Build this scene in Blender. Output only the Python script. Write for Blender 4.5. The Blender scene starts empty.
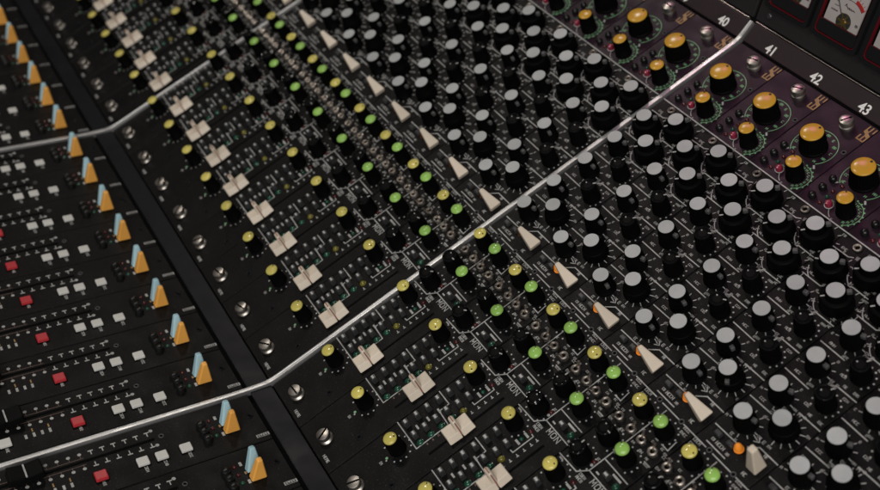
import bpy, bmesh, math, random
from mathutils import Matrix, Vector
rnd = random.Random(7)
S = 0.04                       # one module pitch in metres
GAP = 0.14                     # chrome bar gap between bays, in pitches
TILT = math.radians(30)        # the channel panel leans back by this much
PI = math.pi
scene = bpy.context.scene
COL = scene.collection
# console frame -> world
W = Matrix.Translation((0, 0, 0.95)) @ Matrix.Rotation(TILT, 4, 'X')
def frame(u, v, z, a=0.0):     # local frame of a module: origin in pitches, tilt a about X
    return W @ Matrix.Translation((u*S, v*S, z*S)) @ Matrix.Rotation(a, 4, 'X')
def wpt(u, v, z):
    return W @ Vector((u*S, v*S, z*S))
FA = math.radians(-29); FV, FZ = -3.553, 0.15       # fader panel
SA = math.radians(27);  SV, SZ = 6.33, 0.02          # number strip
BA = math.radians(57);  BV, BZ = 6.673, 0.195        # meter bridge
def uu(k): return k + (GAP if k >= 8 else 0) - (GAP if k < 0 else 0)

# ------------------------------------------------------------------ materials
def mat(name, col, rough=.5, metal=0, spec=.5, bump=0, bscale=400, var=0, vscale=30, coat=0, emit=0, roughvar=0, aniso=0, dust=0, ovar=0):
    m = bpy.data.materials.new(name); m.use_nodes = True
    nt = m.node_tree; n = nt.nodes; b = n['Principled BSDF']
    b.inputs['Base Color'].default_value = (*col, 1)
    b.inputs['Roughness'].default_value = rough
    b.inputs['Metallic'].default_value = metal
    b.inputs['Specular IOR Level'].default_value = spec
    b.inputs['Coat Weight'].default_value = coat
    if emit:
        b.inputs['Emission Color'].default_value = (*col, 1)
        b.inputs['Emission Strength'].default_value = emit
    tc = None
    if bump or var or roughvar or dust or ovar:
        tc = n.new('ShaderNodeTexCoord')
        oi = n.new('ShaderNodeObjectInfo')
        ad = n.new('ShaderNodeVectorMath'); ad.operation = 'ADD'
        sc = n.new('ShaderNodeVectorMath'); sc.operation = 'SCALE'; sc.inputs[3].default_value = 7.0
        cb = n.new('ShaderNodeCombineXYZ')
        nt.links.new(oi.outputs['Random'], cb.inputs[0]); nt.links.new(oi.outputs['Random'], cb.inputs[1])
        nt.links.new(cb.outputs[0], sc.inputs[0])
        nt.links.new(tc.outputs['Object'], ad.inputs[0]); nt.links.new(sc.outputs[0], ad.inputs[1])
        vec = ad.outputs[0]
    base = None
    if var:
        t = n.new('ShaderNodeTexNoise'); t.inputs['Scale'].default_value = vscale; t.inputs['Detail'].default_value = 6
        nt.links.new(vec, t.inputs['Vector'])
        r = n.new('ShaderNodeMapRange'); r.inputs[1].default_value = .3; r.inputs[2].default_value = .7
        r.inputs[3].default_value = 1-var; r.inputs[4].default_value = 1+var
        nt.links.new(t.outputs[0], r.inputs[0])
        mx = n.new('ShaderNodeVectorMath'); mx.operation = 'SCALE'; mx.inputs[0].default_value = col
        nt.links.new(r.outputs[0], mx.inputs[3]); base = mx.outputs[0]
        nt.links.new(base, b.inputs['Base Color'])
    if ovar:
        r = n.new('ShaderNodeMapRange'); r.inputs[3].default_value = 1-ovar; r.inputs[4].default_value = 1+ovar
        nt.links.new(oi.outputs['Random'], r.inputs[0])
        mx = n.new('ShaderNodeVectorMath'); mx.operation = 'SCALE'
        if base: nt.links.new(base, mx.inputs[0])
        else: mx.inputs[0].default_value = col
        nt.links.new(r.outputs[0], mx.inputs[3]); base = mx.outputs[0]; nt.links.new(base, b.inputs['Base Color'])
    if dust:
        t = n.new('ShaderNodeTexNoise'); t.inputs['Scale'].default_value = 900; t.inputs['Detail'].default_value = 3
        nt.links.new(vec, t.inputs['Vector'])
        r = n.new('ShaderNodeMapRange'); r.inputs[1].default_value = .62; r.inputs[2].default_value = .72; r.inputs[4].default_value = dust
        nt.links.new(t.outputs[0], r.inputs[0])
        mx = n.new('ShaderNodeMix'); mx.data_type = 'RGBA'
        mx.inputs['B'].default_value = (.16, .15, .14, 1)
        if base: nt.links.new(base, mx.inputs['A'])
        else: mx.inputs['A'].default_value = (*col, 1)
        nt.links.new(r.outputs[0], mx.inputs['Factor']); nt.links.new(mx.outputs['Result'], b.inputs['Base Color'])
    if roughvar:
        t = n.new('ShaderNodeTexNoise'); t.inputs['Scale'].default_value = 60; t.inputs['Detail'].default_value = 8
        nt.links.new(vec, t.inputs['Vector'])
        r = n.new('ShaderNodeMapRange'); r.inputs[1].default_value = .3; r.inputs[2].default_value = .7
        r.inputs[3].default_value = max(.02, rough-roughvar); r.inputs[4].default_value = rough+roughvar
        nt.links.new(t.outputs[0], r.inputs[0]); nt.links.new(r.outputs[0], b.inputs['Roughness'])
    if bump:
        t = n.new('ShaderNodeTexNoise'); t.inputs['Scale'].default_value = bscale; t.inputs['Detail'].default_value = 3
        nt.links.new(vec, t.inputs['Vector'])
        bp = n.new('ShaderNodeBump'); bp.inputs['Strength'].default_value = bump; bp.inputs['Distance'].default_value = .0003
        nt.links.new(t.outputs[0], bp.inputs['Height']); nt.links.new(bp.outputs[0], b.inputs['Normal'])
    return m
M = dict(
 panel=mat('panel_black_paint', (.0068, .0065, .0065), .48, spec=.14, bump=.35, bscale=2200, var=.25, vscale=25, roughvar=.13, dust=.22),
 preamp=mat('preamp_purple_tint', (.0175, .0075, .0142), .45, spec=.22, bump=.35, bscale=2200, var=.22, vscale=25, roughvar=.12, dust=.2),  # even purple tint over the whole upper faceplate
 strip=mat('strip_dark_sheen_paint', (.0195, .0100, .0130), .42, spec=.3, bump=.15, bscale=2500, var=.15, vscale=18, roughvar=.1),  # dark strip with a reddish sheen put into its base colour
 chassis=mat('chassis_black', (.004, .004, .004), .8, spec=.2),
 rail=mat('rail_dark_anodised', (.0085, .0082, .0105), .45, spec=.2, bump=.15, bscale=2500, var=.12, vscale=18, roughvar=.08),
 bridge=mat('bridge_black_paint', (.018, .017, .017), .5, bump=.3, bscale=1800, var=.15),
 slot=mat('slot_black', (.002, .002, .002), .9, spec=.1),
 dimwhite=mat('print_white_small', (.36, .355, .34), .6, var=.25, vscale=300),
 white=mat('print_white', (.43, .425, .41), .6, var=.25, vscale=300),
 green=mat('print_green', (.20, .42, .22), .6, var=.25, vscale=300),
 gold=mat('print_gold', (.34, .20, .07), .5, var=.2, vscale=300),
 pink=mat('print_pink', (.16, .10, .085), .6),
 knob=mat('knob_black_plastic', (.0018, .0018, .0018), .6, spec=.06, bump=.12, bscale=1500, roughvar=.08),
 fcap=mat('fader_cap_black', (.003, .003, .003), .6, spec=.12),
 grey=mat('cap_grey', (.44, .45, .45), .55, ovar=.10, bump=.12, bscale=1500, var=.06, vscale=120),
 tab=mat('tab_grey', (.075, .075, .075), .5),
 yellow=mat('cap_yellow', (.66, .57, .14), .13, spec=.5, ovar=.12, var=.06, vscale=80, roughvar=.02),
 gloss=mat('gloss_black', (.006, .006, .006), .12, spec=.6),
 lime=mat('cap_green', (.31, .56, .12), .13, spec=.5, ovar=.12, var=.06, vscale=80, roughvar=.02),
 orange=mat('cap_orange', (.60, .32, .035), .20, spec=.32, var=.06, vscale=80, roughvar=.02),
 cream=mat('cream_plastic', (.72, .62, .50), .45, ovar=.07, bump=.08, bscale=900, var=.07, vscale=60),
 creamline=mat('cream_red_line', (.30, .10, .075), .5),
 paddle_o=mat('paddle_orange', (.95, .45, .09), .42, ovar=.08, var=.06, vscale=60),
 paddle_b=mat('paddle_blue', (.43, .66, .74), .42, ovar=.06, var=.06, vscale=60),
 steel=mat('screw_steel', (.55, .51, .46), .38, metal=1, roughvar=.08, bump=.1, bscale=900),
 nickel=mat('nut_nickel', (.62, .56, .50), .34, metal=1, roughvar=.08),
 chrome=mat('bar_satin_chrome', (.60, .595, .59), .37, metal=.8, roughvar=.08, bump=.05, bscale=600),
 button=mat('button_black', (.036, .0365, .037), .32, roughvar=.06),
 rbutton=mat('button_round_black', (.008, .008, .008), .3, spec=.4),
 btnmark=mat('button_mark', (.46, .46, .45), .5),
 led_g=mat('lens_green', (.010, .075, .042), .2, coat=.4),
 led_r=mat('lens_red', (.075, .010, .010), .2, coat=.4),
 led_y=mat('lens_olive', (.17, .15, .02), .25, coat=.3),
 led_a=mat('lamp_amber', (.95, .30, .03), .3, emit=.22),
 led_off=mat('lamp_amber_unlit', (.10, .035, .012), .3),
 redcap=mat('button_red', (.52, .035, .045), .4, var=.05),
 redbtn=mat('button_crimson', (.28, .02, .05), .25, coat=.3),
 whitecap=mat('button_white', (.68, .67, .63), .5, var=.05),
 face=mat('dial_paper', (.44, .40, .385), .55, var=.06, vscale=60),
 ink=mat('dial_ink', (.02, .02, .02), .6),
 inkred=mat('dial_red', (.42, .02, .02), .5),
 lens=mat('cover_black_gloss', (.010, .010, .011), .15, coat=.3),
 rim=mat('rim_red', (.13, .008, .012), .25, coat=.5),
 brass=mat('brass', (.80, .58, .22), .3, metal=1),
 edge=mat('strip_edge', (.62, .55, .50), .3, metal=1),
)

M['bright'] = M['white']
# ------------------------------------------------------------------ mesh builder
class MB:
    def __init__(s): s.v = []; s.f = []; s.m = []; s.sm = []; s.mats = []
    def mi(s, m):
        if m not in s.mats: s.mats.append(m)
        return s.mats.index(m)
    def add(s, vs, fs, m, smooth=False):
        o = len(s.v); s.v += [tuple(x) for x in vs]; i = s.mi(m)
        for f in fs: s.f.append([a+o for a in f]); s.m.append(i); s.sm.append(smooth)
    def lathe(s, prof, n, m, flute=0, c=(0, 0, 0), smooth=True, cap=True, fl_rows=None):
        vs = []; fs = []
        for j, (r, z) in enumerate(prof):
            for i in range(n):
                a = 2*PI*i/n; rr = r
                if flute and (fl_rows is None or j in fl_rows) and i % 2: rr = r*(1-flute)
                vs.append((c[0]+rr*math.cos(a), c[1]+rr*math.sin(a), c[2]+z))
        for j in range(len(prof)-1):
            for i in range(n):
                k = (i+1) % n
                fs.append((j*n+i, j*n+k, (j+1)*n+k, (j+1)*n+i))
        if cap: fs.append([(len(prof)-1)*n+i for i in range(n)])
        s.add(vs, fs, m, smooth)
    def box(s, c, d, m, bev=0, rot=0, taper=(1, 1), shift=(0, 0), seg=2):
        bm = bmesh.new(); bmesh.ops.create_cube(bm, size=1)
        for v in bm.verts:
            top = v.co.z > 0
            x, y, z = v.co
            v.co = (x*d[0]*(taper[0] if top else 1)+(shift[0] if top else 0), y*d[1]*(taper[1] if top else 1)+(shift[1] if top else 0), z*d[2])
        if bev: bmesh.ops.bevel(bm, geom=bm.edges[:], offset=bev, segments=seg, profile=.5, affect='EDGES')
        cr, sr = math.cos(rot), math.sin(rot)
        bm.verts.ensure_lookup_table(); bm.verts.index_update()
        vs = [(c[0]+v.co.x*cr-v.co.y*sr, c[1]+v.co.x*sr+v.co.y*cr, c[2]+v.co.z) for v in bm.verts]
        s.add(vs, [[v.index for v in f.verts] for f in bm.faces], m, False); bm.free()
    def quad(s, c, d, m, z=.004, rot=0):
        cr, sr = math.cos(rot), math.sin(rot); vs = []
        for x, y in ((-.5, -.5), (.5, -.5), (.5, .5), (-.5, .5)):
            x *= d[0]; y *= d[1]; vs.append((c[0]+x*cr-y*sr, c[1]+x*sr+y*cr, z))
        s.add(vs, [(0, 1, 2, 3)], m)
    def line(s, pts, w, m, z=.004):
        for i, (a, b) in enumerate(zip(pts, pts[1:])):
            dx, dy = b[0]-a[0], b[1]-a[1]; L = math.hypot(dx, dy)
            s.quad(((a[0]+b[0])/2, (a[1]+b[1])/2), (L+w*.9, w), m, z+i*.0006, math.atan2(dy, dx))
    def disc(s, c, r, m, z=.004, n=8):
        s.add([(c[0]+r*math.cos(2*PI*i/n), c[1]+r*math.sin(2*PI*i/n), z) for i in range(n)], [list(range(n))], m)
    def arc(s, c, r, w, a0, a1, m, z=.004, n=20):
        vs = []; fs = []
        for i in range(n+1):
            a = a0+(a1-a0)*i/n
            for q in (r-w/2, r+w/2): vs.append((c[0]+q*math.cos(a), c[1]+q*math.sin(a), z))
        for i in range(n): fs.append((2*i, 2*i+1, 2*i+3, 2*i+2))
        s.add(vs, fs, m)
    def torus(s, c, R, r, m, n=20, k=8, sy=1):
        vs = []; fs = []
        for i in range(n):
            a = 2*PI*i/n
            for j in range(k):
                b = 2*PI*j/k; q = R+r*math.cos(b)
                vs.append((c[0]+q*math.cos(a), c[1]+q*math.sin(a), c[2]+r*math.sin(b)))
        for i in range(n):
            for j in range(k):
                fs.append((i*k+j, ((i+1) % n)*k+j, ((i+1) % n)*k+(j+1) % k, i*k+(j+1) % k))
        s.add(vs, fs, m, True)
    def text(s, c, w, h, m, rot=0, r=rnd, z=.004):
        # a tiny row of letter-like strokes, too small in the photograph to be read
        if m == 'white': m = 'dimwhite'
        h *= .9; n = max(1, round(w/(h*.72))); cw = w/n; st = h*.2
        cr, sr = math.cos(rot), math.sin(rot)
        def q(x, y, dx, dy, zz): s.quad((c[0]+x*cr-y*sr, c[1]+x*sr+y*cr), (dx, dy), m, zz, rot)
        for i in range(n):
            x = -w/2+cw*(i+.5); g = cw*.36
            q(x-g, 0, st, h, z)
            k = r.random()
            if k < .5: q(x+g, 0, st, h, z)
            if k > .25: q(x, h*.42, g*2, st*.9, z+.0008)
            if k > .4: q(x, -h*.42, g*2, st*.9, z+.0008)
            if k < .7: q(x, 0, g*2, st*.9, z+.0008)
    def merge(s, o, T):
        off = len(s.v)
        for v in o.v: s.v.append(tuple(T @ Vector(v)))
        for f, mi, sm in zip(o.f, o.m, o.sm):
            s.f.append([a+off for a in f]); s.m.append(s.mi(o.mats[mi])); s.sm.append(sm)
    def mesh(s, name):
        me = bpy.data.meshes.new(name)
        me.from_pydata([(a*S, b*S, c*S) for a, b, c in s.v], [], s.f)
        for m in s.mats: me.materials.append(M[m])
        for p, i, sm in zip(me.polygons, s.m, s.sm): p.material_index = i; p.use_smooth = sm
        bm = bmesh.new(); bm.from_mesh(me)
        # keep printed sheets facing up, close solids outward
        for f in bm.faces:
            pass
        bm.to_mesh(me); bm.free()
        if any(s.sm):
            for e in me.edges: pass
            me.set_sharp_from_angle(angle=math.radians(38))
        me.update(); return me

def obj(name, me, parent=None, loc=(0, 0, 0), rz=0, label=None, rx=0, ry=0):
    o = bpy.data.objects.new(name, me); COL.objects.link(o)
    if parent is not None:
        o.parent = parent
    o.location = (loc[0]*S, loc[1]*S, loc[2]*S); o.rotation_euler = (rx, ry, rz)
    if label: o['label'] = label
    return o
def thing(name, label, cat, mtx, group=None):
    o = bpy.data.objects.new(name, None); COL.objects.link(o); o.matrix_world = mtx
    o.empty_display_size = .01
    o['label'] = label; o['category'] = cat
    if group: o['group'] = group
    return o

# ------------------------------------------------------------------ knob meshes (pitches)
def knob_mesh(name, r0, r1, h, skirt=None, n=44, dimple=False):
    b = MB(); pr = []
    if skirt:
        R, hs = skirt
        pr += [(R*.98, 0), (R, .015), (R*.93, hs*.80), (R*.88, hs*.96), (R*.83, hs), (r0, hs+.01)]
    else:
        pr += [(r0*1.05, 0), (r0*1.05, .03), (r0, .045)]
    k0 = len(pr)-1
    pr += [(r0*.97, h*.55), (r1*1.03, h-.03), (r1, h-.012), (r1*.95, h)]
    b.lathe(pr, n, 'knob', flute=.055, fl_rows=set([0, 1, 2, 3][:0] + list(range(k0, len(pr)-2))) | (set(range(0, 3)) if skirt else set()))
    return b
def cap_mesh(r, h, m, dome=0, dot=None, n=32):
    b = MB()
    pr = [(r, h-.004), (r, h+.006)]
    for i in range(1, 7):
        a = i/6*PI/2
        pr.append((max(r*math.cos(a), .002) if dome else r*(1-.03*i/6), h+.006+(dome*math.sin(a) if dome else .008*i/6)))
        if not dome and i == 2: break
    b.lathe(pr, n, m)
    if dot:
        rr, a, dr, dm = dot
        zt = h+.006+(dome*math.sqrt(max(0, 1-(rr/r)**2)) if dome else .004)
        b.lathe([(dr, zt-.01), (dr, zt+.004)], 10, dm, c=(rr*math.cos(a), rr*math.sin(a), 0))
    return b
P = {}
KH = .335
P['grey_body'] = knob_mesh('', .155, .125, KH).mesh('grey_knob_body')
P['grey_skirt_body'] = knob_mesh('', .160, .130, KH+.01, skirt=(.240, .235)).mesh('grey_dual_knob_body')
P['grey_mid_body'] = knob_mesh('', .172, .130, KH, skirt=(.205, .16)).mesh('grey_mid_knob_body')
P['grey_cap_dual'] = cap_mesh(.122, KH+.01, 'grey').mesh('grey_cap_dual')
P['grey_cap'] = cap_mesh(.118, KH, 'grey').mesh('grey_cap')
def tabm(x, z, m='tab'):
    b = MB(); b.box((x, 0, z), (.075, .062, .07), m, .012); return b.mesh('pointer_tab')
P['tab'] = tabm(.158, .235)
P['tab2'] = tabm(.172, .275)
b = MB(); b.box((-.165, 0, .243), (.075, .018, .012), 'white', .003); P['skirt_pointer'] = b.mesh('skirt_pointer')
# small all-black knob: hollow rim, little white pointer dots
b = knob_mesh('', .138, .122, .31); b.torus((0, 0, .312), .108, .012, 'gloss', 36)
P['black_body'] = b.mesh('black_knob_body')
b = MB(); b.box((.106, 0, .324), (.05, .016, .012), 'white', .003); b.lathe([(.011, .312), (.010, .322)], 8, 'white', c=(-.02, .05, 0))
P['black_pointer'] = b.mesh('black_knob_pointer')
b = cap_mesh(.094, .298, 'fcap', dome=.008)
for i in range(7):
    a = 2*PI*i/7+rnd.uniform(-.3, .3); b.lathe([(.013, .300), (.011, .318), (.005, .325)], 8, 'gloss', c=(.100*math.cos(a), .100*math.sin(a), 0))
P['black_cap'] = b.mesh('black_gloss_cap')
P['small_body'] = knob_mesh('', .128, .104, .32, n=36).mesh('small_knob_body')
P['yellow_cap'] = cap_mesh(.102, .32, 'yellow', dome=.035, dot=(.07, .6, .012, 'ink')).mesh('yellow_cap')
P['lime_cap'] = cap_mesh(.100, .315, 'lime', dome=.05, dot=(.07, 2.6, .012, 'ink')).mesh('green_cap')
P['big_body'] = knob_mesh('', .205, .178, .34, n=52).mesh('large_knob_body')
P['big_cap'] = cap_mesh(.172, .34, 'orange', dome=.03, dot=(.125, 1.35, .02, 'ink'), n=40).mesh('large_orange_cap')
P['org_body'] = knob_mesh('', .137, .122, .34, n=40).mesh('small_orange_knob_body')
P['org_cap'] = cap_mesh(.116, .34, 'orange', dome=.022, dot=(.085, 1.9, .014, 'ink')).mesh('small_orange_cap')

# screws
b = MB(); b.lathe([(.115, 0), (.118, .02), (.105, .035), (.088, .045), (.088, .065), (.104, .08), (.106, .125), (.098, .142), (.085, .148)], 28, 'steel', flute=.03, fl_rows={5, 6})
b.box((0, 0, .149), (.19, .026, .006), 'slot', 0)
P['screw'] = b.mesh('slotted_screw')
b = MB(); b.lathe([(.112, 0), (.115, .03), (.108, .05), (.088, .06), (.088, .085), (.112, .10), (.113, .14), (.10, .165), (.07, .178), (.03, .183)], 30, 'steel', flute=.025, fl_rows={5, 6})
b.box((0, 0, .180), (.17, .022, .010), 'slot', 0)
P['top_screw'] = b.mesh('domed_thumb_screw')

# buttons, lamps
def btn(w, d, h, mark=True):
    b = MB(); b.box((0, 0, h/2), (w, d, h), 'button', .016, taper=(.86, .86))
    if mark: b.quad((0, 0), (w*.56, d*.32), 'btnmark', h+.0012)
    return b
P['push'] = btn(.112, .098, .12).mesh('square_push_button')
P['push_plain'] = btn(.12, .09, .07, False).mesh('low_push_button')
def lens(r, h, m, n=18):
    b = MB(); b.lathe([(r*1.15, 0), (r*1.15, .008), (r, .010), (r, h*.4), (r*.8, h*.8), (r*.4, h)], n, m); return b
P['led_g'] = lens(.046, .035, 'led_g').mesh('green_lens'); P['led_r'] = lens(.028, .03, 'led_r').mesh('red_lens')
P['led_y'] = lens(.046, .045, 'led_y').mesh('olive_lens'); P['led_a'] = lens(.058, .12, 'led_a').mesh('amber_lamp')
P['led_off'] = lens(.058, .10, 'led_off').mesh('amber_lamp_unlit'); P['led_gs'] = lens(.028, .03, 'led_g').mesh('small_green_lens')
b = MB(); b.lathe([(.058, 0), (.06, .05), (.052, .075), (.03, .092), (.012, .097)], 20, 'rbutton'); P['round_btn'] = b.mesh('round_black_button')
b = MB(); b.lathe([(.074, 0), (.074, .05), (.066, .085), (.04, .105), (.015, .11)], 22, 'rbutton'); P['round_btn2'] = b.mesh('round_black_button_large')
b = MB(); b.lathe([(.055, 0), (.056, .06), (.048, .085), (.02, .095)], 20, 'redbtn'); P['crimson_btn'] = b.mesh('crimson_button')
b = MB(); b.torus((0, 0, .012), .064, .007, 'white'); P['btn_ring'] = b.mesh('button_ring')
# mini toggle: threaded nut ring, dark mouth, short bat
b = MB(); b.lathe([(.075, 0), (.078, .03), (.068, .045)], 6, 'nickel', smooth=False); b.torus((0, 0, .058), .052, .021, 'nickel'); b.disc((0, 0), .044, 'slot', .0505, 16)
P['nut'] = b.mesh('toggle_nut')
b = MB(); b.lathe([(.016, .045), (.018, .14), (.026, .17), (.020, .19)], 12, 'nickel'); P['bat'] = b.mesh('toggle_bat')
b = MB(); b.torus((0, 0, .016), .05, .02, 'nickel'); b.disc((0, 0), .04, 'slot', .006, 16); P['ring'] = b.mesh('jack_ring')
b = MB(); b.torus((0, 0, .004), .036, .012, 'rail'); b.disc((0, 0), .03, 'slot', .005, 14); P['hole'] = b.mesh('trimmer_hole')
b = MB(); b.torus((0, 0, .004), .032, .009, 'tab'); b.disc((0, 0), .027, 'slot', .005, 14); P['hole_pale'] = b.mesh('trimmer_hole_pale')

# paddle: wedge with a wide foot and a narrow tip (x thickness, y width)
def paddle(m, wy, tx, ty, h, ftx):
    b = MB(); b.box((0, 0, h/2), (ftx, wy, h), m, .022, taper=(tx/ftx, ty/wy), seg=3); return b
P['cream_paddle'] = paddle('cream', .21, .085, .075, .41, .16).mesh('cream_paddle')
P['cream_paddle_up'] = paddle('cream', .21, .10, .10, .50, .18).mesh('cream_paddle_upright')
P['orange_paddle'] = paddle('paddle_o', .24, .085, .075, .40, .135).mesh('orange_paddle')
P['blue_paddle'] = paddle('paddle_b', .24, .09, .08, .385, .135).mesh('blue_paddle')

# cream slider cap: two sloping wings, a raised fin that overhangs one end, a red line over it
b = MB()
for sg in (-1, 1):
    q = MB(); q.box((0, 0, 0), (.27, .215, .09), 'cream', .012, taper=(.72, .97), shift=(-.032, 0))
    b.merge(q, Matrix.Translation((.005, sg*.112, .075)) @ Matrix.Rotation(sg*.07, 4, 'X'))
b.box((-.02, 0, .155), (.25, .098, .27), 'cream', .038, taper=(.62, .78), shift=(-.03, 0), seg=3)
b.box((0, 0, .03), (.05, .10, .06), 'slot')
P['slider'] = b.mesh('slider_cap')
b = MB(); b.box((-.05, 0, .2915), (.10, .016, .008), 'creamline')
q = MB(); q.box((0, 0, 0), (.235, .016, .012), 'creamline'); b.merge(q, Matrix.Translation((.067, 0, .165)) @ Matrix.Rotation(1.23, 4, 'Y'))
P['slider_line'] = b.mesh('slider_index_line')

# ------------------------------------------------------------------ channel strip faceplate and print
U0, U1 = -.515, .475
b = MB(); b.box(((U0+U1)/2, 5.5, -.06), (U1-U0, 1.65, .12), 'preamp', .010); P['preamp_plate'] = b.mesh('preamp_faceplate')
b = MB(); b.box(((U0+U1)/2, (-3.2+4.668)/2, -.06), (U1-U0, 7.868, .12), 'panel', .012); P['faceplate'] = b.mesh('channel_faceplate')
b = MB(); b.box((.245, -1.205, .0035), (.034, 1.33, .005), 'slot'); P['slot'] = b.mesh('slider_slot')

L = MB(); rl = random.Random(3); LW = .017
Lw = lambda *p: L.line(p, LW, 'white')
def dots(c, r, a0=225, a1=-45, n=11, rr=.014, m='white', skip=()):
    for i in range(n):
        if i in skip: continue
        a = math.radians(a0+(a1-a0)*i/(n-1)); L.disc((c[0]+r*math.cos(a), c[1]+r*math.sin(a)), rr, m)
def ticks(c, r0, r1, a0=225, a1=-45, n=11, m='white', blob=True, w=.013):
    for i in range(n):
        a = math.radians(a0+(a1-a0)*i/(n-1)); ca, sa = math.cos(a), math.sin(a)
        L.line([(c[0]+r0*ca, c[1]+r0*sa), (c[0]+r1*ca, c[1]+r1*sa)], w, m)
        if blob and i % 2 == 0: L.text((c[0]+(r1+.045)*ca, c[1]+(r1+.045)*sa), .06 if i % 4 else .035, .042, m, r=rl)
# lower end
L.text((.24, -3.11), .16, .055, 'bright', 0, rl)
L.text((-.12, -2.49), .05, .05, 'white', 0, rl); L.disc((-.13, -2.385), .022, 'green'); L.disc((-.10, -2.41), .014, 'white')
dots((-.15, -2.18), .205)
# button block frame
Lw((-.515, -1.965), (.045, -1.965), (.045, -1.40), (-.235, -1.385), (-.235, -1.21), (-.51, -1.21))
for j in range(3):
    L.quad((-.245, -1.775+.195*j), (.085, .03), 'white')
L.quad((.09, -1.80), (.03, .02), 'pink'); L.quad((.09, -1.70), (.03, .02), 'pink'); L.text((.09, -1.6), .05, .035, 'pink', 0, rl)
for v in (-1.15, -1.03, -.91, -.79, -.67, -.57):     # scale beside the slider
    L.quad((.115, v), (.05, .014), 'white'); L.quad((.135, v), (.014, .04), 'white', .0046)
Lw((-.01, -.935), (.04, -.93), (.04, -.575), (-.0, -.57))
L.quad((-.045, -.79), (.10, .034), 'white'); L.quad((-.045, -.635), (.10, .034), 'white')
L.text((-.04, -.47), .12, .05, 'bright', 0, rl); L.text((-.04, -.41), .12, .05, 'bright', 0, rl)
dots((-.31, -.66), .20)
L.quad((-.44, -.47), (.07, .024), 'white')
# MON block
Lw((-.515, -.44), (-.15, -.43), (-.045, -.29), (-.045, 1.02)); Lw((-.035, -.29), (.46, -.29)); Lw((-.03, -.03), (.44, -.03))
def glyph(ch, x, y, h, m='white', z=.005):
    w = h*.72; st = h*.15
    F = {'M': [(0, 0, 0, 1), (0, 1, .5, .35), (.5, .35, 1, 1), (1, 1, 1, 0)], 'N': [(0, 0, 0, 1), (0, 1, 1, 0), (1, 0, 1, 1)],
         'O': [(0, .15, 0, .85), (0, .85, .25, 1), (.25, 1, .75, 1), (.75, 1, 1, .85), (1, .85, 1, .15), (1, .15, .75, 0), (.75, 0, .25, 0), (.25, 0, 0, .15)]}
    for i, (a, c, d, e) in enumerate(F[ch]): L.line([(x+a*w, y+c*h), (x+d*w, y+e*h)], st, m, z+.0007*i)
for i, ch in enumerate('MON'): glyph(ch, .10+i*.09, -.395, .082)
L.quad((.29, -.085), (.17, .03), 'white'); L.quad((.06, -.23), (.06, .024), 'white'); L.quad((.44, -.245), (.06, .03), 'white')
dots((-.27, -.245), .195); L.text((-.09, -.10), .05, .04, 'white', 0, rl); L.disc((-.085, -.22), .022, 'btnmark')
# routing block with toggles
dots((-.25, .20), .195); dots((.16, .18), .19); dots((-.24, .80), .19); dots((.18, .80), .19)
for u, v in ((.38, .32), (-.47, .40), (-.22, .40), (.19, .39), (.40, .32), (.47, .56)): L.text((u, v), .07, .045, 'white', 0, rl)
for u, v in ((-.26, .60), (-.25, .37), (-.03, .62), (.20, .60), (.20, .66), (-.45, .60), (.44, .60), (.02, .40), (.33, .38), (.36, .62)):
    L.text((u, v), .055, .036, 'white', 0, rl)
Lw((.30, .66), (.42, .66), (.40, .82)); Lw((.34, .335), (.44, .335))
Lw((-.165, 1.06), (.165, 1.06)); Lw((.27, 1.06), (.475, 1.06)); Lw((-.515, 1.06), (-.30, 1.06))
L.text((.36, 1.04), .12, .05, 'white', 0, rl); L.text((.37, .965), .12, .045, 'white', 0, rl); L.text((-.43, 1.03), .13, .055, 'white', 0, rl); L.text((-.44, .95), .11, .05, 'white', 0, rl)
# paddle row
Lw((-.47, 1.375), (-.07, 1.385)); Lw((.05, 1.45), (.16, 1.555), (.475, 1.555)); Lw((-.36, 1.13), (-.02, 1.13))
L.text((-.19, 1.205), .15, .06, 'white', 0, rl); L.text((-.32, 1.205), .05, .045, 'white', 0, rl); L.text((-.04, 1.19), .05, .045, 'white', 0, rl)
L.text((-.22, 1.43), .05, .05, 'white', 0, rl); L.text((.30, 1.525), .06, .055, 'white', 0, rl); L.text((.30, 1.165), .07, .06, 'white', 0, rl)
L.line([(.04, 1.56), (.10, 1.60), (.05, 1.65)], .014, 'white'); L.line([(-.02, 1.62), (.06, 1.60)], .014, 'white', .006)
# grey knob rows
A_KN = [(-.22, 1.66), (-.215, 2.25), (-.205, 2.87), (-.20, 3.465)]
K_KN = [(.25, 2.57), (.25, 3.165)]
B_KN = [(.255, 3.73), (-.195, 4.06), (.265, 4.33)]
for c in A_KN:
    ticks(c, .185, .225, 200, -70, 9); L.text((c[0]+.36, c[1]-.02), .05, .06, 'white', 0, rl)
ticks((.175, 1.945), .205, .26, 190, -80, 11)
L.line([(.18-.30, 1.945+.1), (.18-.22, 2.05), (.0, 2.08)], LW, 'white')
for c in K_KN:
    dots(c, .185); L.text((c[0]-.14, c[1]+.24), .12, .045, 'white', 0, rl); L.text((c[0]+.12, c[1]+.215), .09, .04, 'white', 0, rl); L.text((c[0]-.02, c[1]-.25), .06, .045, 'white', 0, rl)
for c in B_KN:
    ticks(c, .285, .325, 215, -60, 11, blob=True)
    L.arc(c, .30, .014, math.radians(205), math.radians(245), 'white'); L.arc(c, .33, .012, math.radians(-35), math.radians(10), 'white')
Lw((-.48, 1.975), (-.10, 1.985)); Lw((.12, 2.245), (.475, 2.25)); Lw((-.48, 2.575), (-.06, 2.57)); Lw((.08, 2.79), (.15, 2.85), (.475, 2.855))
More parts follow.
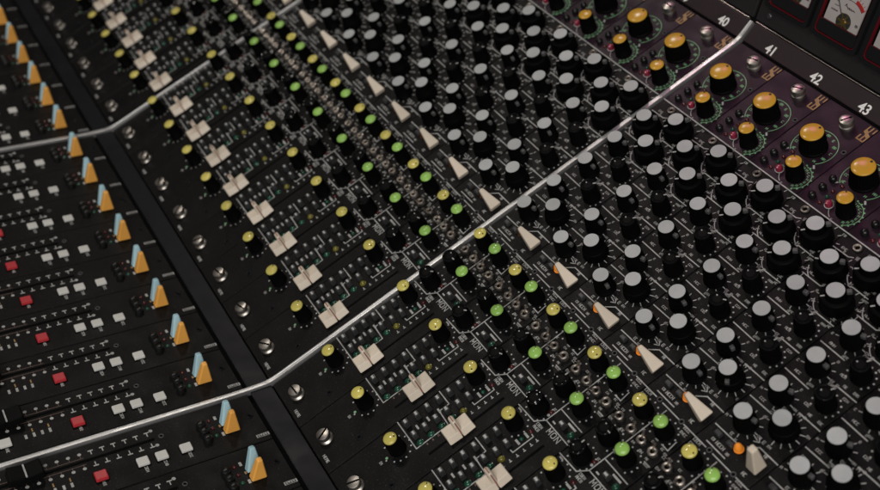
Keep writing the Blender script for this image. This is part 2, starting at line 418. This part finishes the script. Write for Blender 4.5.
Lw((-.47, 3.185), (-.06, 3.185)); Lw((.08, 3.38), (.16, 3.45), (.475, 3.455)); Lw((-.44, 3.79), (-.11, 3.79), (-.05, 3.85)); Lw((.12, 4.03), (.2, 4.065), (.475, 4.065))
Lw((-.47, 4.38), (-.2, 4.385), (-.14, 4.42)); Lw((-.46, 1.665), (-.40, 1.665))
L.line([(-.51, 4.67), (.47, 4.67)], .02, 'white')
for v in (1.80, 2.40, 3.01, 3.60): L.text((.10, v), .09, .045, 'white', 0, rl); L.text((-.40, v-.1), .05, .045, 'white', 0, rl)
for v in (2.05, 2.65, 3.25, 3.86, 4.45): L.text((-.33, v), .10, .045, 'white', 0, rl); L.text((-.07, v-.02), .07, .04, 'white', 0, rl)
for v in (2.33, 2.93, 3.53, 4.12): L.text((.40, v), .08, .045, 'white', 0, rl)
L.text((.02, 4.58), .09, .05, 'white', 0, rl)
P['legend'] = L.mesh('channel_legend')
L = MB()
# preamp print in green
c = (.015, 5.49)
for r in (.345,): L.arc(c, r, .012, math.radians(228), math.radians(-42), 'green', n=36)
for i in range(11):
    a = math.radians(225-27*i); L.text((c[0]+.285*math.cos(a), c[1]+.285*math.sin(a)), .065 if i % 2 else .04, .05, 'green', 0, rl)
for a in (225, -45): L.quad((c[0]+.40*math.cos(math.radians(a)), c[1]+.40*math.sin(math.radians(a))), (.07, .03), 'white', .004, math.radians(a))
P['gain_legend'] = L.mesh('gain_legend')
L = MB()
c = (.225, 4.915)
L.arc(c, .235, .012, math.radians(90), math.radians(-60), 'green', n=28); L.arc(c, .235, .010, math.radians(200), math.radians(245), 'white')
for i in range(9):
    a = math.radians(95-19*i); L.text((c[0]+.19*math.cos(a), c[1]+.19*math.sin(a)), .04, .045, 'green', 0, rl)
    L.disc((c[0]+.25*math.cos(a), c[1]+.25*math.sin(a)), .014, 'green')
for u, v in ((.10, 5.16), (.0, 5.12), (-.02, 5.0), (-.2, 5.28), (-.05, 4.93)): L.text((u, v), .055, .04, 'green', 0, rl)
P['preamp_legend'] = L.mesh('preamp_legend')
L = MB()
# gold hatched mark: three bars, a slanted band, three bars
G = lambda *p: L.line(p, .022, 'gold')
for du in (0, .062, .124): G((.335+du, 6.00), (.335+du, 6.085))
G((.335, 5.998), (.46, 5.998))
for dv in (0, .036, .072): G((.46, 6.085+dv*.6), (.395, 6.115+dv*.6), (.395, 6.135+dv*.6), (.335, 6.165+dv*.6))
for du in (0, .062, .124): G((.335+du, 6.205), (.335+du, 6.285))
P['mark'] = L.mesh('gold_mark')

def ordn(n): return ['zeroth', 'first', 'second', 'third', 'fourth', 'fifth', 'sixth', 'seventh', 'eighth'][n]
def where(k, what):
    if k >= 8: return f'{ordn(k-7)} {what} below the lower chrome bar'
    if k >= 0: return f'{ordn(8-k)} {what} above the lower chrome bar'
    return f'{ordn(-k)} {what} above the upper chrome bar'

R_ = random.Random(11)
def jit(a): return R_.uniform(-a, a)
def knob(t, body, cap, loc, rz, lab, extra=()):
    o = obj('knob', P[body], t, loc, rz, lab)
    if cap: obj('cap', P[cap], o)
    for nm, me in extra: obj(nm, P[me], o)
    return o
for k in range(-8, 16):
    lab = 'black channel strip of knobs and buttons, ' + where(k, 'strip')
    if 7 <= k <= 10: lab = f'black channel strip of knobs ending below the number {33+k}'
    if k == 13: lab = 'black channel strip with upright cream paddle and fully visible amber lamp'
    t = thing('channel_strip', lab, 'mixer channel', frame(uu(k), 0, 0), 'channel strips of the mixing console')
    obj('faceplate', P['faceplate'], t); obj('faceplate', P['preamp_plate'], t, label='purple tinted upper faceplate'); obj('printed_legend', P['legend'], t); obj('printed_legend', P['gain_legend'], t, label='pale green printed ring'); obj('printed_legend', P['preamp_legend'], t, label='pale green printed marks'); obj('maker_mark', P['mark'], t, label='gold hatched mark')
    obj('screw', P['screw'], t, (-.06, -2.95, 0), jit(1.5), 'slotted steel screw')
    obj('screw', P['top_screw'], t, (.075, 6.07, 0), jit(1.5), 'domed shiny thumb screw')
    obj('trimmer_hole', P['hole'], t, (.28, -2.54, 0)); obj('trimmer_hole', P['hole_pale'], t, (.41, 5.68, 0))
    knob(t, 'small_body', 'yellow_cap', (-.15, -2.18, 0), 1.0+jit(.5), 'yellow capped knob')
    knob(t, 'small_body', 'yellow_cap', (-.31, -.66, 0), (-.5 if R_.random() < .6 else .6)+jit(.5), 'yellow capped knob')
    for j in range(4):
        v = -1.87+.193*j
        obj('push_button', P['push'], t, (-.375, v, 0)); obj('push_button', P['push'], t, (-.13, v, 0))
        obj('indicator_light', P['led_g'], t, (-.005, v+.002, 0), 0, 'green indicator light')
    for u, v in ((-.36, -1.10), (-.36, -.92), (-.105, -1.10), (-.105, -.92)): obj('push_button', P['push'], t, (u, v, 0))
    obj('indicator_light', P['led_y'], t, (.01, -1.11, 0), 0, 'olive yellow indicator light')
    obj('indicator_light', P['led_gs'], t, (-.05, -.72, 0), 0, 'small green indicator light'); obj('indicator_light', P['led_r'], t, (-.05, -.555, 0), 0, 'small red indicator light')
    obj('slider_slot', P['slot'], t)
    s = obj('slider_cap', P['slider'], t, (.245, -1.43+(-.37+jit(.03) if k <= 7 else {8: -.33, 9: .02, 10: .10}.get(k, .06)), .01)); obj('index_line', P['slider_line'], s)
    # monitor block
    obj('push_button', P['push'], t, (.20, -.17, 0)); obj('indicator_light', P['led_g'], t, (.375, -.17, 0), 0, 'green indicator light')
    knob(t, 'black_body', 'black_cap', (-.27, -.245, 0), jit(1.2)+.6, 'small all black knob', (('pointer', 'black_pointer'),))
    obj('indicator_light', P['led_r'], t, (-.10, -.165, 0), 0, 'small red indicator light')
    knob(t, 'black_body', 'black_cap', (-.25, .20, 0), jit(1.2)+.6, 'small all black knob', (('pointer', 'black_pointer'),))
    knob(t, 'small_body', 'lime_cap', (.16, .18, 0), jit(.4), 'green capped knob')
    knob(t, 'small_body', 'yellow_cap', (-.245, .80, 0), jit(.8), 'yellow capped knob')
    knob(t, 'small_body', 'lime_cap', (.185, .80, 0), jit(.4), 'green capped knob')
    for u in (-.385, -.13, .09, .32):
        o = obj('toggle_switch', P['nut'], t, (u, .495, 0), jit(.4)); obj('lever', P['bat'], o, rx=(.45 if R_.random() < .5 else -.45))
    obj('trimmer_hole', P['hole_pale'], t, (-.235, 1.065, 0)); obj('trimmer_hole', P['hole_pale'], t, (.215, 1.065, 0))
    # paddle
    obj('push_button', P['push_plain'], t, (-.325, 1.30, 0)); obj('push_button', P['push_plain'], t, (-.11, 1.31, 0))
    obj('indicator_lamp', P['led_a' if k >= 9 else 'led_off'], t, (.0, 1.35, 0), 0, 'glowing amber indicator lamp' if k >= 9 else 'unlit amber indicator lamp')
    obj('paddle_switch', P['cream_paddle_up' if k == 13 else 'cream_paddle'], t, (.325 if k == 13 else .395, 1.345+jit(.008), .02), jit(.03), 'cream paddle switch', ry=(0.0 if k == 13 else -1.14+jit(.05)))
    # equaliser knobs
    for c in A_KN: knob(t, 'grey_body', 'grey_cap', (*c, 0), jit(.35)+.1, 'grey capped knob', (('pointer_tab', 'tab'),))
    knob(t, 'grey_mid_body', 'grey_cap', (.175, 1.945, 0), jit(.4)-.9, 'grey capped knob', (('pointer_tab', 'tab'),) if k in (12, 15) else ())
    for c in K_KN: knob(t, 'black_body', 'black_cap', (*c, 0), jit(.5)+.9, 'small all black knob', (('pointer', 'black_pointer'),))
    for c in B_KN: knob(t, 'grey_skirt_body', 'grey_cap_dual', (*c, 0), jit(.25)+.75, 'grey capped knob on wide black skirt', (('pointer_tab', 'tab2'), ('skirt_pointer', 'skirt_pointer')))
    obj('jack_ring', P['ring'], t, (-.21, 4.57, 0))
    # preamp
    for v in (4.81, 5.01, 5.21): obj('push_button', P['round_btn'], t, (-.32, v, 0), 0, 'round black push button')
    o = obj('push_button', P['crimson_btn'], t, (-.03, 4.845, 0), 0, 'round crimson push button'); obj('button_ring', P['btn_ring'], o)
    obj('indicator_light', P['led_r'], t, (-.165, 4.80, 0), 0, 'small red indicator light'); obj('indicator_light', P['led_gs'], t, (-.165, 4.94, 0), 0, 'small green indicator light')
    obj('indicator_light', P['led_r'], t, (-.17, 5.06, 0), 0, 'small red indicator light'); obj('indicator_light', P['led_r'], t, (-.14, 5.21, 0), 0, 'small red indicator light')
    knob(t, 'org_body', 'org_cap', (.225, 4.915, 0), jit(.3), 'small orange capped knob')
    knob(t, 'big_body', 'big_cap', (.01, 5.475, 0), jit(.3), 'large orange capped knob')

# ------------------------------------------------------------------ fader modules
b = MB(); b.box(((U0+U1)/2, -2.32, -.06), (U1-U0, 4.56, .12), 'panel', .012); P['fader_plate'] = b.mesh('fader_faceplate')
b = MB(); b.box((-.215, -3.05, .0035), (.045, 2.88, .005), 'slot'); P['fader_slot'] = b.mesh('fader_slot')
L = MB(); rl = random.Random(5)
for i in range(6):
    v = -2.495+.163*i
    L.quad((-.375, v), (.022, .075), 'white'); L.quad((-.335, v), (.07, .017), 'white', .0046)
    L.quad((-.075, v), (.022, .075), 'white'); L.quad((-.115, v), (.07, .017), 'white', .0046)
for i in range(9):
    v = -2.655-.157*i
    for u, sg in ((-.36, 1), (-.075, -1)):
        L.disc((u, v), .028, 'white'); L.line([(u+sg*.03, v), (u+sg*.075, v)], .008, 'pink', .0046)
for u in (-.39, -.085): L.disc((u, -1.61), .03, 'white')
for u in (-.145, -.275): L.line([(u, -4.4), (u, -2.62)], .009, 'pink')
for v in (-3.23, -3.115, -3.0, -2.89): L.quad((.14, v), (.085, .036), 'white')
for v in (-3.12, -2.89): L.quad((.04, v), (.07, .02), 'gold')
for v in (-1.24, -1.605, -1.885, -2.49, -3.52): L.text((.285, v), .115, .05, 'bright', 0, rl)
for u in (-.25, .10): L.quad((u, -.67), (.075, .04), 'white')
L.quad((-.07, -.66), (.05, .03), 'gold')
P['fader_legend'] = L.mesh('fader_legend')
b = MB(); b.quad((.355, -.15), (.062, .20), 'white', .004)
for i in range(5): b.quad((.355, -.225+i*.036), (.045, .012), 'panel', .0052, (0, .6, -.5, .3, 0)[i])
b.quad((.375, -.15), (.009, .16), 'panel', .006)
P['name_plate'] = b.mesh('name_plate')
def capbtn(w, d, h, m):
    b = MB(); b.box((0, 0, .004), (w*1.12, d*1.1, .012), 'slot'); b.box((0, 0, h/2+.006), (w, d, h), m, .012, taper=(.95, .95)); return b
P['white_btn'] = capbtn(.152, .172, .05, 'whitecap').mesh('white_button')
P['red_btn'] = capbtn(.165, .178, .06, 'redcap').mesh('red_button')
b = MB()
for sg in (-1, 1):
    q = MB(); q.box((0, 0, 0), (.27, .22, .15), 'fcap', .02)
    b.merge(q, Matrix.Translation((0, sg*.13, .115)) @ Matrix.Rotation(sg*.18, 4, 'X'))
b.box((0, 0, .10), (.25, .10, .13), 'fcap', .015)
P['fader_cap'] = b.mesh('fader_cap')
b = MB(); b.box((0, 0, .172), (.24, .022, .02), 'white'); P['fader_line'] = b.mesh('fader_index_line')
for k in range(-8, 12):
    t = thing('fader_module', 'black fader module with orange and blue paddles, ' + where(k, 'fader'), 'fader module', frame(uu(k), FV, FZ, FA), 'fader modules of the mixing console')
    obj('faceplate', P['fader_plate'], t); obj('printed_legend', P['fader_legend'], t); obj('fader_slot', P['fader_slot'], t); obj('name_plate', P['name_plate'], t)
    obj('paddle_switch', P['orange_paddle'], t, (.075, -.53, .01), 0, 'orange paddle switch', ry=.05+jit(.04))
    obj('paddle_switch', P['blue_paddle'], t, (-.085, -.53, .01), 0, 'blue paddle switch', ry=-.20+jit(.05))
    for u in (-.16, -.015, .14): obj('push_button', P['round_btn2'], t, (u, -.92, 0), 0, 'round black push button')
    for u, m in ((-.23, 'led_r'), (-.07, 'led_r'), (.09, 'led_gs')): obj('indicator_light', P[m], t, (u, -.77, 0), 0, 'small dark indicator light')
    for v in (-1.26, -1.62, -1.895): obj('push_button', P['white_btn'], t, (.15, v, 0), 0, 'white rectangular button')
    obj('push_button', P['red_btn'], t, (.167, -2.495, 0), 0, 'red rectangular button')
    obj('push_button', P['white_btn'], t, (.165, -3.52, 0), 0, 'white rectangular button')
    obj('trimmer_hole', P['hole_pale'], t, (-.235, -1.50, 0)); obj('trimmer_hole', P['hole'], t, (-.08, -.18, 0))
    o = obj('fader_cap', P['fader_cap'], t, (-.215, -3.42+(0 if k in (7, 8) else jit(.12)-.2), .01)); obj('index_line', P['fader_line'], o)

# ------------------------------------------------------------------ shell: rail, number strips, chrome bars, bridge
def prism(name, pts, x0, x1, m):        # (v,z) outline swept along x
    b = MB(); n = len(pts)
    vs = [(x0, a, c) for a, c in pts]+[(x1, a, c) for a, c in pts]
    fs = [(i, (i+1) % n, n+(i+1) % n, n+i) for i in range(n)]+[list(range(n))[::-1], list(range(n, 2*n))]
    b.add(vs, fs, m); me = b.mesh(name)
    bm = bmesh.new(); bm.from_mesh(me); bmesh.ops.recalc_face_normals(bm, faces=bm.faces[:])
    bmesh.ops.bevel(bm, geom=[e for e in bm.edges], offset=.0004, segments=2, affect='EDGES'); bm.to_mesh(me); bm.free()
    return me
def single(name, me, label, cat, group=None):
    o = bpy.data.objects.new(name, me); COL.objects.link(o); o.matrix_world = W.copy()
    o['label'] = label; o['category'] = cat
    if group: o['group'] = group
    return o
single('cover_rail', prism('cover_rail', [(-3.535, .135), (-3.225, -.012), (-3.24, -.16), (-3.57, -.02)], -9.2, 16.4, 'rail'),
       'long dark satin rail between the faders and the channel strips', 'console rail')
ca, sa = math.cos(FA), math.sin(FA)
def fp(w, h): return (FV+w*ca-h*sa, FZ+w*sa+h*ca)
def sp(w, h): return (SV+w*math.cos(SA)-h*math.sin(SA), SZ+w*math.sin(SA)+h*math.cos(SA))
def bp_(w, h): return (BV+w*math.cos(BA)-h*math.sin(BA), BZ+w*math.sin(BA)+h*math.cos(BA))
# chassis below everything
out = [fp(-4.7, -.14), fp(-.03, -.14), (-3.3, -.22), (6.3, -.14), sp(.37, -.12), bp_(1.7, -.12), bp_(1.7, -1.2), (6.5, -1.6), (-3.5, -1.6), fp(-4.7, -1.0)]
single('console_chassis', prism('console_chassis', out, -9.3, 16.5, 'chassis'), 'black chassis of the mixing console beneath all modules', 'console chassis')

def numeral(txt, size):
    cu = bpy.data.curves.new('numeral', 'FONT'); cu.body = txt; cu.size = size*S; cu.align_x = 'CENTER'; cu.align_y = 'CENTER'; cu.extrude = .00004; cu.offset = .00016; cu.resolution_u = 3
    cu.space_character = .95
    o = bpy.data.objects.new('tmp', cu); COL.objects.link(o)
    dg = bpy.context.evaluated_depsgraph_get(); dg.update()
    me = bpy.data.meshes.new_from_object(o.evaluated_get(dg)); bpy.data.objects.remove(o); me.name = 'numeral'
    me.materials.clear(); me.materials.append(M['numwhite']); return me
M['numwhite'] = mat('numeral_white', (.85, .83, .80), .5)
bays = [(-8, -1, 'above the upper chrome bar'), (0, 7, 'between the two chrome bars'), (8, 15, 'below the lower chrome bar')]
for k0, k1, wh in bays:
    u0, u1 = uu(k0)+U0, uu(k1)+U1
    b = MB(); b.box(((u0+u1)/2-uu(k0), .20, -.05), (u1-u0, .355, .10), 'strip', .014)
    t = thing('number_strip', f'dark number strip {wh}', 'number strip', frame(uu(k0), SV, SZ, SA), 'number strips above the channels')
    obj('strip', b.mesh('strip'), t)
    b = MB(); b.box(((u0+u1)/2-uu(k0), .389, -.02), (u1-u0, .012, .06), 'edge', .003); obj('edge_trim', b.mesh('edge_trim'), t)
    for k in range(k0, k1+1):
        obj('numeral', numeral(str(33+k), .225), t, (uu(k)+.065-uu(k0), .122, .004))

path = [fp(-4.7, .0), fp(-.35, .0), fp(-.12, .005), (-3.42, .095), (-3.28, .032), (-3.12, .004), (-2.9, 0), (6.15, 0), (6.28, .012), sp(.05, .0), sp(.12, .0), sp(.36, .0)]
prof = [(-.041, -.08), (-.041, .024), (-.038, .030), (-.030, .032), (-.016, .032), (-.011, .026), (.009, .026), (.014, .032), (.030, .032), (.038, .030), (.041, .024), (.041, -.08)]
def smooth(pts, it=2):
    for _ in range(it):
        q = [pts[0]]
        for a, c in zip(pts, pts[1:]): q += [(a[0]*.75+c[0]*.25, a[1]*.75+c[1]*.25), (a[0]*.25+c[0]*.75, a[1]*.25+c[1]*.75)]
        pts = q+[pts[-1]]
    return pts
pth = smooth(path)
def bar(u, label):
    b = MB(); vs = []; fs = []; n = len(prof)
    for i, (v, z) in enumerate(pth):
        a = pth[max(0, i-1)]; c = pth[min(len(pth)-1, i+1)]; dv, dz = c[0]-a[0], c[1]-a[1]; l = math.hypot(dv, dz); nv, nz = -dz/l, dv/l
        for x, h in prof: vs.append((u+x, v+nv*h, z+nz*h))
    for i in range(len(pth)-1):
        for j in range(n-1): fs.append((i*n+j, i*n+j+1, (i+1)*n+j+1, (i+1)*n+j))
    fs += [list(range(n))[::-1], [(len(pth)-1)*n+j for j in range(n)]]
    b.add(vs, fs, 'chrome', True)
    single('chrome_bar', b.mesh('chrome_bar'), label, 'trim bar', 'chrome bars between the console bays')
bar(7.5+GAP/2-.02, 'lower and longer bent chrome bar crossing the whole console beside number 41')
bar(-.5-GAP/2-.02, 'upper and shorter bent chrome bar at the upper left of the console')

# meter bridge
br = [(k0, k1, wh) for k0, k1, wh in bays[1:]]
for k0, k1, wh in br:
    u0, u1 = uu(k0)-.565, uu(k1)+.54
    t = thing('meter_bridge_panel', f'black meter bridge panel rising {"above" if k0 == 0 else "beside"} numbers ' + ('up to 40' if k0 == 0 else '41 to 43'), 'bridge panel', frame(uu(k0), BV, BZ, BA), 'meter bridge panels')
    b = MB(); b.box(((u0+u1)/2-uu(k0), .86, -.04), (u1-u0-.03, 1.64, .08), 'bridge', .012); obj('panel', b.mesh('bridge_panel'), t)
    for x in range(k0, k1+1, 4):
        b = MB(); b.lathe([(.05, 0), (.05, .012), (.035, .025)], 16, 'button'); obj('screw', b.mesh('bridge_screw'), t, (uu(x)-.30-uu(k0), .20, 0))

def rr(x0, y0, x1, y1, r, n=6):
    pts = []
    for cx, cy, a0 in ((x1-r, y0+r, -90), (x1-r, y1-r, 0), (x0+r, y1-r, 90), (x0+r, y0+r, 180)):
        for i in range(n+1):
            a = math.radians(a0+90*i/n); pts.append((cx+r*math.cos(a), cy+r*math.sin(a)))
    return pts
def frame_solid(b, o, i, z0, z1, m):      # ring between two outlines with the same count
    n = len(o)
    vs = [(x, y, z0) for x, y in o]+[(x, y, z1) for x, y in o]+[(x, y, z1) for x, y in i]+[(x, y, z0) for x, y in i]
    fs = []
    for k in range(n):
        q = (k+1) % n
        for r in range(3): fs.append((r*n+k, r*n+q, (r+1)*n+q, (r+1)*n+k))
    b.add(vs, fs, m)
def plate(b, o, z0, z1, m):
    n = len(o); vs = [(x, y, z0) for x, y in o]+[(x, y, z1) for x, y in o]
    b.add(vs, [(k, (k+1) % n, n+(k+1) % n, n+k) for k in range(n)]+[[n+k for k in range(n)]], m)
MP = {}
b = MB(); frame_solid(b, rr(-.46, .0, .46, 1.20, .05), rr(-.40, .05, .40, 1.15, .06), 0, .085, 'lens'); plate(b, rr(-.45, .01, .45, 1.19, .05), 0, .012, 'slot'); MP['housing'] = b.mesh('meter_housing')
b = MB(); frame_solid(b, rr(-.40, .055, .40, 1.15, .07), rr(-.390, .066, .390, 1.139, .062), .0125, .075, 'rim'); MP['rim'] = b.mesh('meter_rim')
b = MB(); plate(b, rr(-.335, .27, .325, 1.10, .02), .0125, .03, 'face'); MP['face'] = b.mesh('dial_face')
b = MB(); plate(b, rr(-.375, .08, .375, .285, .04), .0125, .062, 'lens'); MP['cover'] = b.mesh('meter_cover')
b = MB(); b.quad((.0, .285), (.70, .010), 'rim', .0635); MP['cover_edge'] = b.mesh('cover_edge')
HC = (.03, .365)
b = MB(); b.arc(HC, .375, .055, math.radians(77), math.radians(46), 'inkred', .0315); b.arc(HC, .345, .008, math.radians(135), math.radians(46), 'ink', .0318, 28)
for i in range(12):
    a = math.radians(135-8*i); b.line([(HC[0]+.41*math.cos(a), HC[1]+.41*math.sin(a)), (HC[0]+.445*math.cos(a), HC[1]+.445*math.sin(a))], .008, 'ink' if i < 8 else 'inkred', .0325)
# script signature and a small legend, unreadable at this size
b.line([(-.05, .60), (-.03, .635), (-.015, .60), (.01, .595), (.02, .575), (.045, .60), (.055, .575), (.08, .595), (.095, .575), (.12, .59), (.15, .58)], .012, 'ink', .0318)
b.text((-.20, .47), .14, .028, 'ink', 0, rl, .0318); b.text((.27, .40), .05, .05, 'ink', 0, rl, .0318); b.text((-.19, .55), .08, .02, 'ink', 0, rl, .0318)
MP['scale'] = b.mesh('dial_scale')
b = MB(); a = math.radians(128); b.line([(HC[0]+.10*math.cos(a), HC[1]+.10*math.sin(a)), (HC[0]+.50*math.cos(a), HC[1]+.50*math.sin(a))], .014, 'ink', .046); MP['needle'] = b.mesh('needle')
b = MB(); b.lathe([(.135, .031), (.135, .040), (.12, .043)], 28, 'ink', c=(*HC, 0))
for i in range(7):
    a = 2*PI*i/7+.3; b.line([(HC[0]+.02*math.cos(a), HC[1]+.02*math.sin(a)), (HC[0]+.12*math.cos(a), HC[1]+.128*math.sin(a))], .034, 'brass', .0445+.0006*i)
b.lathe([(.052, .04), (.046, .056), (.02, .06)], 18, 'brass', c=(*HC, 0)); MP['hub'] = b.mesh('needle_hub')
for k, lab in ((8, 'needle meter cut by the top edge, nearest the number 41'), (9, 'needle meter with pale dial and brass hub beyond number 42'), (10, 'needle meter cut by the right edge beyond number 43')):
    t = thing('needle_meter', lab, 'meter', frame(uu(k)+.045, BV+.36*math.cos(BA), BZ+.36*math.sin(BA), BA), 'needle meters in the meter bridge')
    for nm, key in (('housing', 'housing'), ('red_rim', 'rim'), ('lower_cover', 'cover'), ('cover_edge', 'cover_edge')): obj(nm, MP[key], t, (0, 0, .002))
    o = obj('dial', MP['face'], t, (0, 0, .002))
    for nm, key in (('scale', 'scale'), ('needle', 'needle'), ('hub', 'hub')): obj(nm, MP[key], o)

# ------------------------------------------------------------------ camera (fitted to the photograph)
Rr = Matrix(((0.50494471, 0.80252646, -0.31777683), (0.55809222, -0.58440334, -0.58907199), (-0.6584557, 0.12010001, -0.74297515)))
Cp = (18.868, -1.8536, 13.0318)
cm = Matrix(((Rr[0][0], -Rr[1][0], -Rr[2][0], Cp[0]*S), (Rr[0][1], -Rr[1][1], -Rr[2][1], Cp[1]*S), (Rr[0][2], -Rr[1][2], -Rr[2][2], Cp[2]*S), (0, 0, 0, 1)))
cam = bpy.data.cameras.new('camera'); co = bpy.data.objects.new('camera', cam); COL.objects.link(co)
co.matrix_world = W @ cm
cam.sensor_fit = 'HORIZONTAL'; cam.sensor_width = 36; cam.lens = 1083.08/880*36
cam.clip_start = .02; cam.clip_end = 50
cam.dof.use_dof = True; cam.dof.focus_distance = 15.8*S; cam.dof.aperture_fstop = 7.4
scene.camera = co

# ------------------------------------------------------------------ light: a dim room with soft and small ceiling lamps
wd = bpy.data.worlds.new('World'); scene.world = wd; wd.use_nodes = True
wd.node_tree.nodes['Background'].inputs[0].default_value = (.9, .92, 1, 1); wd.node_tree.nodes['Background'].inputs[1].default_value = .035
def area(name, pos, tgt, sx, sy, e, col):
    l = bpy.data.lights.new(name, 'AREA'); l.shape = 'RECTANGLE'; l.size = sx; l.size_y = sy; l.energy = e; l.color = col
    o = bpy.data.objects.new(name, l); COL.objects.link(o); p = wpt(*pos); q = wpt(*tgt)
    o.location = p; o.rotation_euler = (q-p).to_track_quat('-Z', 'Y').to_euler(); return o
def spot(name, pos, tgt, r, e, col, ang=1.6):
    l = bpy.data.lights.new(name, 'SPOT'); l.shadow_soft_size = r; l.energy = e; l.color = col; l.spot_size = ang; l.spot_blend = .6
    o = bpy.data.objects.new(name, l); COL.objects.link(o); p = wpt(*pos); q = wpt(*tgt)
    o.location = p; o.rotation_euler = (q-p).to_track_quat('-Z', 'Y').to_euler(); return o
def away(t, d, r): return tuple(a+b*r for a, b in zip(t, d))
T0 = (8, 2, 0)
area('ceiling_softlight', away(T0, (.64, -.28, .72), 45), T0, 1.5, 1.1, 22, (1, .975, .94))
spot('ceiling_lamp', away(T0, (-.48, .03, .87), 42), T0, .09, 13, (1, .93, .84))
spot('ceiling_lamp', away(T0, (-.62, .42, .66), 42), T0, .085, 10, (1, .93, .84))
ml = area('magenta_sheen_light', away((9.5, 6.2, 0), (-.50, .52, .70), 26), (10.4, 7.6, 0), .30, .30, .028, (1, .22, .58)); ml.data.spread = math.radians(18)  # unseen light, added for the pink sheen on the upper panels and screws
v = scene.view_settings; v.view_transform = 'Standard'; v.look = 'None'; v.exposure = 0; v.gamma = 1
